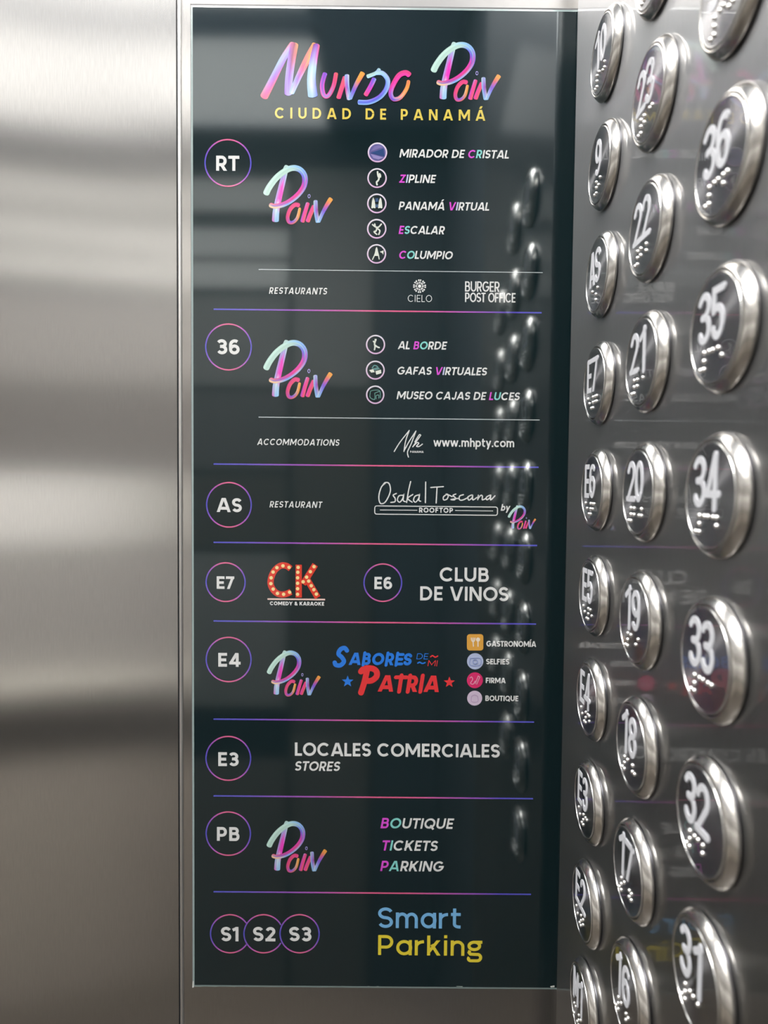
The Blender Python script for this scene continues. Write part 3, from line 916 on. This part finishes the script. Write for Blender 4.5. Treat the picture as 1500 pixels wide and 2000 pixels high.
# rooftop box
bx = []
X0, Z1 = px2sign(732, 988); X1, Z0 = px2sign(971.5, 1006.5)
rr = 0.0011
path = []
for cx, cz, a0 in ((X1 - rr, Z1 - rr, 0), (X0 + rr, Z1 - rr, 90), (X0 + rr, Z0 + rr, 180), (X1 - rr, Z0 + rr, 270)):
    path += arc(cx, cz, rr, rr, a0, a0 + 90, 5)
bx += [(p, WHITE) for p in stroke_polys(path, 0.00048, True)]
for a, b_ in (((742, 996), (815, 996.6)), ((889, 997), (963, 998))):
    bx += [(p, WHITE) for p in stroke_polys(pp([a, b_]), 0.00036)]
ink('rooftop_frame', bx)
# two-letter signature
q4 = cr(690, 620, 3.659)
mh = strokes_px([q4(p) for p in ([(292, 958), (335, 890), (400, 808)], [(400, 808), (375, 880), (362, 958)], [(362, 955), (400, 885), (448, 812)], [(448, 812), (415, 900), (388, 960), (394, 998)],
                                 [(482, 842), (455, 880), (425, 925)], [(425, 925), (455, 895), (468, 900), (452, 920), (470, 922), (494, 905)], [(482, 842), (470, 840), (440, 890)])], 2.0, WHITE)
mh += line('PANAMA', 801, 827.5, 884.5, 4.2, 0.2, name=None)
ink('signature', mh)

# marquee letters with bulbs
q5 = cr(380, 900, 4.412)
red, bulb = srgb(226, 62, 44), srgb(255, 232, 160)
k_ = mm_per_px(570, 1130)[0]
ck = []
cc = smooth(q5([(828, 930), (790, 905), (740, 905), (690, 945), (660, 1010), (658, 1070), (690, 1125), (735, 1150), (785, 1148), (832, 1128)]))
ck += [(p, red) for p in stroke_polys(pp(cc), 12.2 * k_)]
for a, b_ in (((898, 895), (898, 1178)), ((1040, 895), (935, 1062)), ((958, 1000), (1062, 1178))):
    ck += [(p, red) for p in stroke_polys(pp(q5([a, b_])), 12.2 * k_)]
CK = ink('marquee_logo', ck, 0, label='red letters with bulbs')
bl = []
for x, y in q5([(815, 918), (762, 905), (710, 920), (677, 958), (660, 1008), (658, 1058), (678, 1105), (715, 1142), (768, 1150), (820, 1132), (893, 918), (890, 960), (888, 1008), (888, 1055), (888, 1102), (888, 1150),
                (1030, 912), (998, 955), (966, 1002), (936, 1042), (984, 1036), (1006, 1076), (1028, 1110), (1050, 1148)]):
    X, Z = px2sign(x, y)
    bl.append(([(X + 3.4 * k_ * math.cos(i * math.pi / 6), Z + 3.4 * k_ * math.sin(i * math.pi / 6)) for i in range(12)], bulb))
ink('marquee_bulbs', bl, 1, CK, 'cream bulb dots')
ul = [(p, srgb(246, 214, 204)) for p in stroke_polys(pp([(522.5, 1170), (635, 1171)]), 3.0 * k_)]
ink('marquee_underline', ul, 0, CK)

# bold script slogan in blue and red
sb, sr = srgb(42, 128, 236), srgb(238, 58, 62)
def bold_script(txt, x0, x1, base, cap, w, col):
    return line(txt, x0, x1, base, cap, w, 8, col, name=None, capstyle='round')
q7 = cr(640, 1220, 3.409)
sl = strokes_px([q7([(128, 172), (112, 155), (85, 165), (72, 195), (95, 218), (108, 245), (85, 270), (55, 268), (47, 252)])], 8.6, sb)
sl += bold_script('ABORES', 681, 806, 1298.5, 24, 0.235, sb)
sl += line('DE', 813, 837, 1287.5, 11.5, 0.11, 8, sb, name=None)
sl += strokes_px([q7([(600, 256), (612, 250), (630, 258), (648, 252)])], 2.6, sb)
ink('blue_slogan', sl)
sl = strokes_px([q7([(222, 312), (245, 292), (298, 292), (325, 312), (325, 345), (292, 372), (252, 374)]), q7([(262, 305), (245, 380), (222, 452)])], 11.5, sr)
sl += bold_script('ATRIA', 738, 861, 1350.5, 32, 0.235, sr)
sl += line('MI', 835, 855, 1301, 11.5, 0.11, 8, sr, name=None)
sl += strokes_px([q7([(685, 214), (698, 206), (715, 216), (732, 209)])], 2.6, sr)
ink('red_slogan', sl)
def star(cx, cy, r, col):
    X, Z = px2sign(cx, cy); k = mm_per_px(cx, cy)[0]
    P = [(X + r * k * (1 if i % 2 == 0 else 0.42) * math.sin(i * math.pi / 5), Z + r * k * (1 if i % 2 == 0 else 0.42) * math.cos(i * math.pi / 5)) for i in range(10)]
    ink('star', [([(X, Z), P[i], P[(i + 1) % 10]], col) for i in range(10)])
star(679, 1331, 12, sb); star(877.5, 1332.5, 11.5, sr)

# ---- pictograms ----
def disc(cx, cy, r, col, n=32):
    X, Z = px2sign(cx, cy); k = mm_per_px(cx, cy)[0]
    return [([(X + r * k * math.cos(2 * math.pi * i / n), Z + r * k * math.sin(2 * math.pi * i / n)) for i in range(n)], col)]
def poly(pts, col): return [(pp(pts), col)]
pale = srgb(226, 232, 222)
def pic_ring(a):
    return lerp(srgb(232, 226, 240), srgb(226, 186, 226), (1 - math.sin(a)) / 2)
def pictogram(cx, cy, r, strokes, w, col, polys=(), fill=None):
    o = ink('pictogram', (disc(cx, cy, r - 1, fill) if fill else []) + ring_polys(cx, cy, r, 2.7, pic_ring, n=40), 0)
    g = strokes_px([[(cx + x, cy + y) for x, y in s_] for s_ in strokes], w, col)
    for ps_, c in polys: g += poly([(cx + x, cy + y) for x, y in ps_], c)
    if g: ink('pictogram_drawing', g, 1, o)
pictogram(737.2, 298, 19, [], 2, pale, [([(-14, 1), (12, -8), (14, 8)], srgb(52, 78, 130)), ([(-13, -2), (-6, -12), (4, -14), (11, -10)], srgb(126, 118, 176)), ([(-13, 3), (12, 10), (2, 14), (-8, 11)], srgb(150, 140, 196))], srgb(104, 100, 160))
pictogram(736.5, 348, 19, [[(1, -12), (2, -4), (4, 0), (2, 5), (-1, 8), (0, 13)], [(5, -8), (4, -2), (3, 3)]], 3.2, pale, [([(2, -7), (8, -7), (8, -1), (3, 0)], pale)])
pictogram(736, 397.5, 19, [[(-9, 8), (-7, -8), (-4, 8)], [(9, 8), (7, -8), (4, 8)]], 3.4, pale, [([(-9, 9), (-3, 9), (-4, -5), (-7, -9)], pale), ([(9, 9), (3, 9), (4, -5), (7, -9)], pale), ([(-3, -10), (3, -10), (3, -3), (-3, -3)], srgb(60, 88, 128)), ([(-3, 2), (3, 2), (3, 8), (-3, 8)], srgb(70, 96, 130))])
pictogram(735.8, 447, 19, [[(-8, -8), (-3, -4), (3, -3), (9, -9)], [(0, -3), (-1, 4), (-5, 6), (0, 11)], [(2, 0), (6, 4), (4, 11)], [(-4, -9), (-3, -6)]], 2.8, pale)
pictogram(735.5, 496, 18.8, [[(0, -12), (-3, 0), (-8, 11)], [(0, -12), (3, 0), (5, 10)], [(-4, 3), (3, 3)], [(8, -4), (12, -2)]], 2.0, pale, [([(-2, -10), (2, -10), (3, 2), (-4, 2)], pale), ([(9, -5), (14, -7), (13, 2)], pale)])
pictogram(733.5, 673, 18.8, [[(0, -8), (-2, -2), (-1, 4), (-2, 10)], [(-4, -6), (-1, -4)], [(0, 2), (4, 5), (7, 6)]], 3.0, pale, [([(-2, -11), (2, -11), (2, -7), (-2, -7)], pale)])
pictogram(733, 723, 18.5, [[(-6, -4), (-2, -9), (4, -7), (6, -2)]], 2.2, srgb(96, 150, 150), [([(-12, 0), (-4, -2), (-1, 4), (-8, 5)], pale), ([(0, 2), (11, -1), (12, 6), (2, 9)], pale), ([(-6, -3), (5, -6), (10, -2), (-1, 1)], srgb(96, 140, 140))])
pictogram(732.8, 771, 18, [[(-9, -7), (0, -9), (9, -7), (10, 6)], [(-9, -7), (-10, 5), (-1, 9), (-1, -3)], [(-1, -3), (9, -7)], [(2, 8), (2, 2), (7, 1), (7, 7)]], 1.5, srgb(100, 150, 142))
# restaurant logo above its name
cg = disc(819.5, 559, 3.2, WHITE)
for i in range(8):
    a = i * math.pi / 4
    for r0, r1 in ((4.6, 8.2), (9.4, 12.6)):
        for da in (-0.26, 0.06):
            P = [(819.5 + r * math.cos(a + d), 559 + r * math.sin(a + d) * 1.05) for r, d in ((r0, da), (r1, da), (r1, da + 0.24), (r0, da + 0.24))]
            cg += [(pp(P), WHITE)]
ink('sun_emblem', cg)
# the four coloured service icons
def rsquare(cx, cy, h, r, col):
    P = []
    for sx_, sy_, a0 in ((1, -1, 270), (1, 1, 0), (-1, 1, 90), (-1, -1, 180)):
        P += [(cx + sx_ * (h - r) + r * math.cos(math.radians(a0 + d)), cy + sy_ * (h - r) + r * math.sin(math.radians(a0 + d))) for d in range(0, 91, 15)]
    return poly(P, col)
o = ink('service_icon', rsquare(928, 1254.5, 16, 5.5, srgb(232, 172, 70)), 0, label='orange rounded square with fork and spoon')
ink('service_icon_drawing', strokes_px([[(924, 1252), (924.5, 1262)], [(933.5, 1252), (933.5, 1262)], [(920.5, 1246), (921.5, 1251), (924, 1253), (926.5, 1251), (927.5, 1246)], [(924, 1246), (924, 1252)]], 2.1, srgb(250, 236, 214)) + disc(933.5, 1249, 4, srgb(250, 236, 214)), 1, o)
o = ink('service_icon', disc(928, 1291.5, 16, srgb(186, 198, 232)), 0, label='pale blue disc with camera')
ink('service_icon_drawing', strokes_px([[(918.5, 1286), (918.5, 1299), (937.5, 1299), (937.5, 1286), (918.5, 1286)][:5]], 1.4, srgb(140, 158, 212)) + ring_polys(928, 1292.5, 5, 1.4, lambda a: srgb(140, 158, 212)) , 1, o)
o = ink('service_icon', disc(927.5, 1328.5, 15.7, srgb(226, 44, 112)), 0, label='pink disc with pen')
ink('service_icon_drawing', strokes_px([[(918, 1324), (921, 1322), (923, 1327), (919, 1334), (924, 1336), (928, 1330)], [(928, 1335), (934, 1320)], [(931, 1336), (937, 1322)], [(934, 1320), (937, 1322)]], 1.5, srgb(250, 170, 200)), 1, o)
o = ink('service_icon', disc(927, 1363.5, 14.7, srgb(216, 198, 222)), 0, label='pale lilac disc')
ink('service_icon_drawing', strokes_px([[(921, 1360), (921, 1370), (933, 1370), (933, 1360)], [(921, 1360), (927, 1357), (933, 1360)]], 1.3, srgb(190, 164, 200)), 1, o)
# worn chips along the lower edge
ch = []
rnd = random.Random(5)
for x0, x1 in ((379, 385), (383, 394), (405, 424), (450, 460), (556, 565), (640, 646), (653, 660), (667, 674), (718, 722), (735, 740), (891, 904)):
    z0 = 1925.5
    ch += poly([(x0, z0), (x1, z0 + 0.2), (x1 - 1, z0 + rnd.uniform(1.0, 2.2)), (x0 + 1, z0 + 1.2)], srgb(150, 165, 162))
ch += poly([(376.5, 1916), (378.5, 1915), (379, 1928), (375.5, 1929)], srgb(225, 230, 225))
ch += poly([(1074, 1926), (1083, 1924.5), (1083, 1928), (1076, 1928.5)], srgb(215, 220, 215))
ink('chipped_edge', ch, 0, label='pale chips in the lower edge')

# ----------------------------------------------------------------------------
# the button plate and its buttons
# ----------------------------------------------------------------------------
def plate_mesh():
    """4 mm sheet with a rounded far edge, extruded upwards"""
    r = 0.0040
    prof = [(0.0098, -0.295), (0.0, -0.295), (0.0, -0.0185 - r)]
    for i in range(1, 9):
        a = math.pi / 2 * i / 8
        prof.append((r - r * math.cos(a), -0.0185 - r + r * math.sin(a)))
    prof.append((0.0098, -0.0185))
    z0, z1 = EYE - 0.50, EYE + 0.55
    n = len(prof)
    vs = [(x, y, z0) for x, y in prof] + [(x, y, z1) for x, y in prof]
    fs = [(i, i + 1, n + i + 1, n + i) for i in range(n - 1)] + [tuple(range(n))[::-1], tuple(range(n, 2 * n)), (n - 1, 0, n, 2 * n - 1)]
    me = bpy.data.meshes.new('button_plate'); me.from_pydata(vs, [], fs)
    bm = bmesh.new(); bm.from_mesh(me); bmesh.ops.recalc_face_normals(bm, faces=bm.faces); bm.to_mesh(me); bm.free()
    me.polygons.foreach_set('use_smooth', [True] * len(me.polygons))
    me.set_sharp_from_angle(angle=math.radians(30))
    return me
plate = link('button_plate', plate_mesh(), M['plate'])
tag(plate, 'tall brushed steel lift control plate carrying three columns of round buttons', 'control panel')

U = 0.001
BEZ = lathe_mesh('bezel', [(r * U, h * U) for r, h in ((16.9, 0.35), (17.3, 0.6), (17.5, 1.0), (17.45, 1.35), (17.25, 1.75), (16.85, 2.3), (16.35, 2.9), (15.85, 3.4), (15.5, 3.66), (15.25, 3.72), (15.08, 3.6), (15.02, 3.2), (15.0, 1.5))], 72, 60)
SOC = lathe_mesh('socket', [(r * U, h * U) for r, h in ((16.6, -0.2), (16.6, 0.8), (14.0, 0.8))], 64)
RIM = lathe_mesh('face_rim', [(r * U, h * U) for r, h in ((14.75, 1.5), (14.75, 3.65), (14.62, 3.92), (14.35, 4.0), (14.1, 3.95), (14.0, 3.75))], 72, 50)
FAC = lathe_mesh('face', [(r * U, h * U) for r, h in ((14.05, 3.8), (9.0, 3.8), (4.0, 3.8), (0.0, 3.8))], 64)
PIP = lathe_mesh('braille_dot', [(r * U, h * U) for r, h in ((0.72, 3.75), (0.66, 4.05), (0.48, 4.28), (0.24, 4.40), (0.0, 4.43))], 14, 80)
for me, k in ((BEZ, 'bezel'), (SOC, 'bezel_side'), (RIM, 'rim'), (FAC, 'face'), (PIP, 'pip')): me.materials.append(M[k])

BRA = {'1': (1,), '2': (1, 2), '3': (1, 4), '4': (1, 4, 5), '5': (1, 5), '6': (1, 2, 4), '7': (1, 2, 4, 5), '8': (1, 2, 5), '9': (2, 4), '0': (2, 4, 5),
       '#': (3, 4, 5, 6), 'A': (1,), 'S': (2, 3, 4), 'E': (1, 5), 'M': (1, 3, 4)}
def braille_cells(txt):
    out, num = [], False
    for c in txt:
        if c.isdigit() and not num: out.append('#'); num = True
        out.append(c)
    return out

def numeral_mesh(txt):
    cap = 14.4 * U
    w = 0.142
    ws = [7.1 * U] * 2 if len(txt) == 2 else [7.4 * U]
    if len(txt) == 1: xs = [-4.6 * U]
    else: xs = [-9.2 * U, (-2.1 if txt[0] == 'E' else -1.5) * U]
    vs, fs = [], []
    for ch, x0, wd in zip(txt, xs, ws):
        ww = wd
        if ch == '1': ww, x0 = 4.0 * U, x0 + 1.8 * U
        if ch == 'E': ww = 6.0 * U
        for p, _ in text_polys(ch, w, ww, cap, col=1, capstyle='round' if ch in '0123456789S' else 'flat'):
            area = sum(p[i][0] * p[(i + 1) % len(p)][1] - p[(i + 1) % len(p)][0] * p[i][1] for i in range(len(p)))
            if area < 0: p = p[::-1]
            k, n = len(vs), len(p)
            lo, hi = 3.7 * U, (3.92 + 0.0015 * (len(fs) % 90)) * U
            vs += [(x0 + a, -3.4 * U + b_, hi) for a, b_ in p] + [(x0 + a, -3.4 * U + b_, lo) for a, b_ in p]
            fs.append(tuple(range(k, k + n)))
            fs += [(k + (i + 1) % n, k + i, k + n + i, k + n + (i + 1) % n) for i in range(n)]
    me = bpy.data.meshes.new('numeral'); me.from_pydata(vs, [], fs)
    me.materials.append(M['enamel'])
    return me

# u right -> -Y, v up -> +Z, n out -> -X
BM = Matrix(((0, 0, -1), (-1, 0, 0), (0, 1, 0))).to_4x4()
COLS = {'A': (-0.0750, 'far column, nearest the sign'), 'B': (-0.1290, 'middle column'), 'C': (-0.1834, 'near column, furthest from the sign')}
ROWS = {'A': {-4: '10', -3: '9', -2: 'AS', -1: 'E7', 0: 'E6', 1: 'E5', 2: 'E4', 3: 'E3', 4: 'E2', 5: 'M1'},
        'B': {-4: '24', -3: '23', -2: '22', -1: '21', 0: '20', 1: '19', 2: '18', 3: '17', 4: '16'},
        'C': {-3: '37', -2: '36', -1: '35', 0: '34', 1: '33', 2: '32', 3: '31'}}
Z_ROW0 = -0.00337
for c, (y, where) in COLS.items():
    for n, txt in ROWS[c].items():
        r = empty('lift_button', (0, 0, 0))
        mw = BM.copy(); mw.translation = (0.0, y, EYE + Z_ROW0 - 0.045 * n)
        r.matrix_world = mw
        if (c, n) in (('B', -4), ('C', -3)):
            lab = 'round steel lift button cut off by the top of the photo, %s column' % where.split()[0]
        else:
            lab = 'round steel lift button marked %s in white, with braille, %s' % (txt, where)
        tag(r, lab, 'lift button', 'round floor buttons on the lift control plate')
        link('socket', SOC, None, r); link('bezel', BEZ, None, r)
        f = link('face', FAC, None, r)
        link('face_rim', RIM, None, r)
        link('numeral', numeral_mesh(txt), None, r)
        cells = braille_cells(txt)
        u0 = -7.4 + (2.6 if len(cells) == 2 else 0)
        for i, cell in enumerate(cells):
            for d in BRA[cell]:
                du = u0 + i * 5.1 + (2.1 if d > 3 else 0)
                dv = -5.7 - ((d - 1) % 3) * 2.25
                if math.hypot(du, dv) > 13.2: du *= 0.93; dv *= 0.97
                p = link('braille_dot', PIP, None, r)
                p.location = (du * U, dv * U, 0)
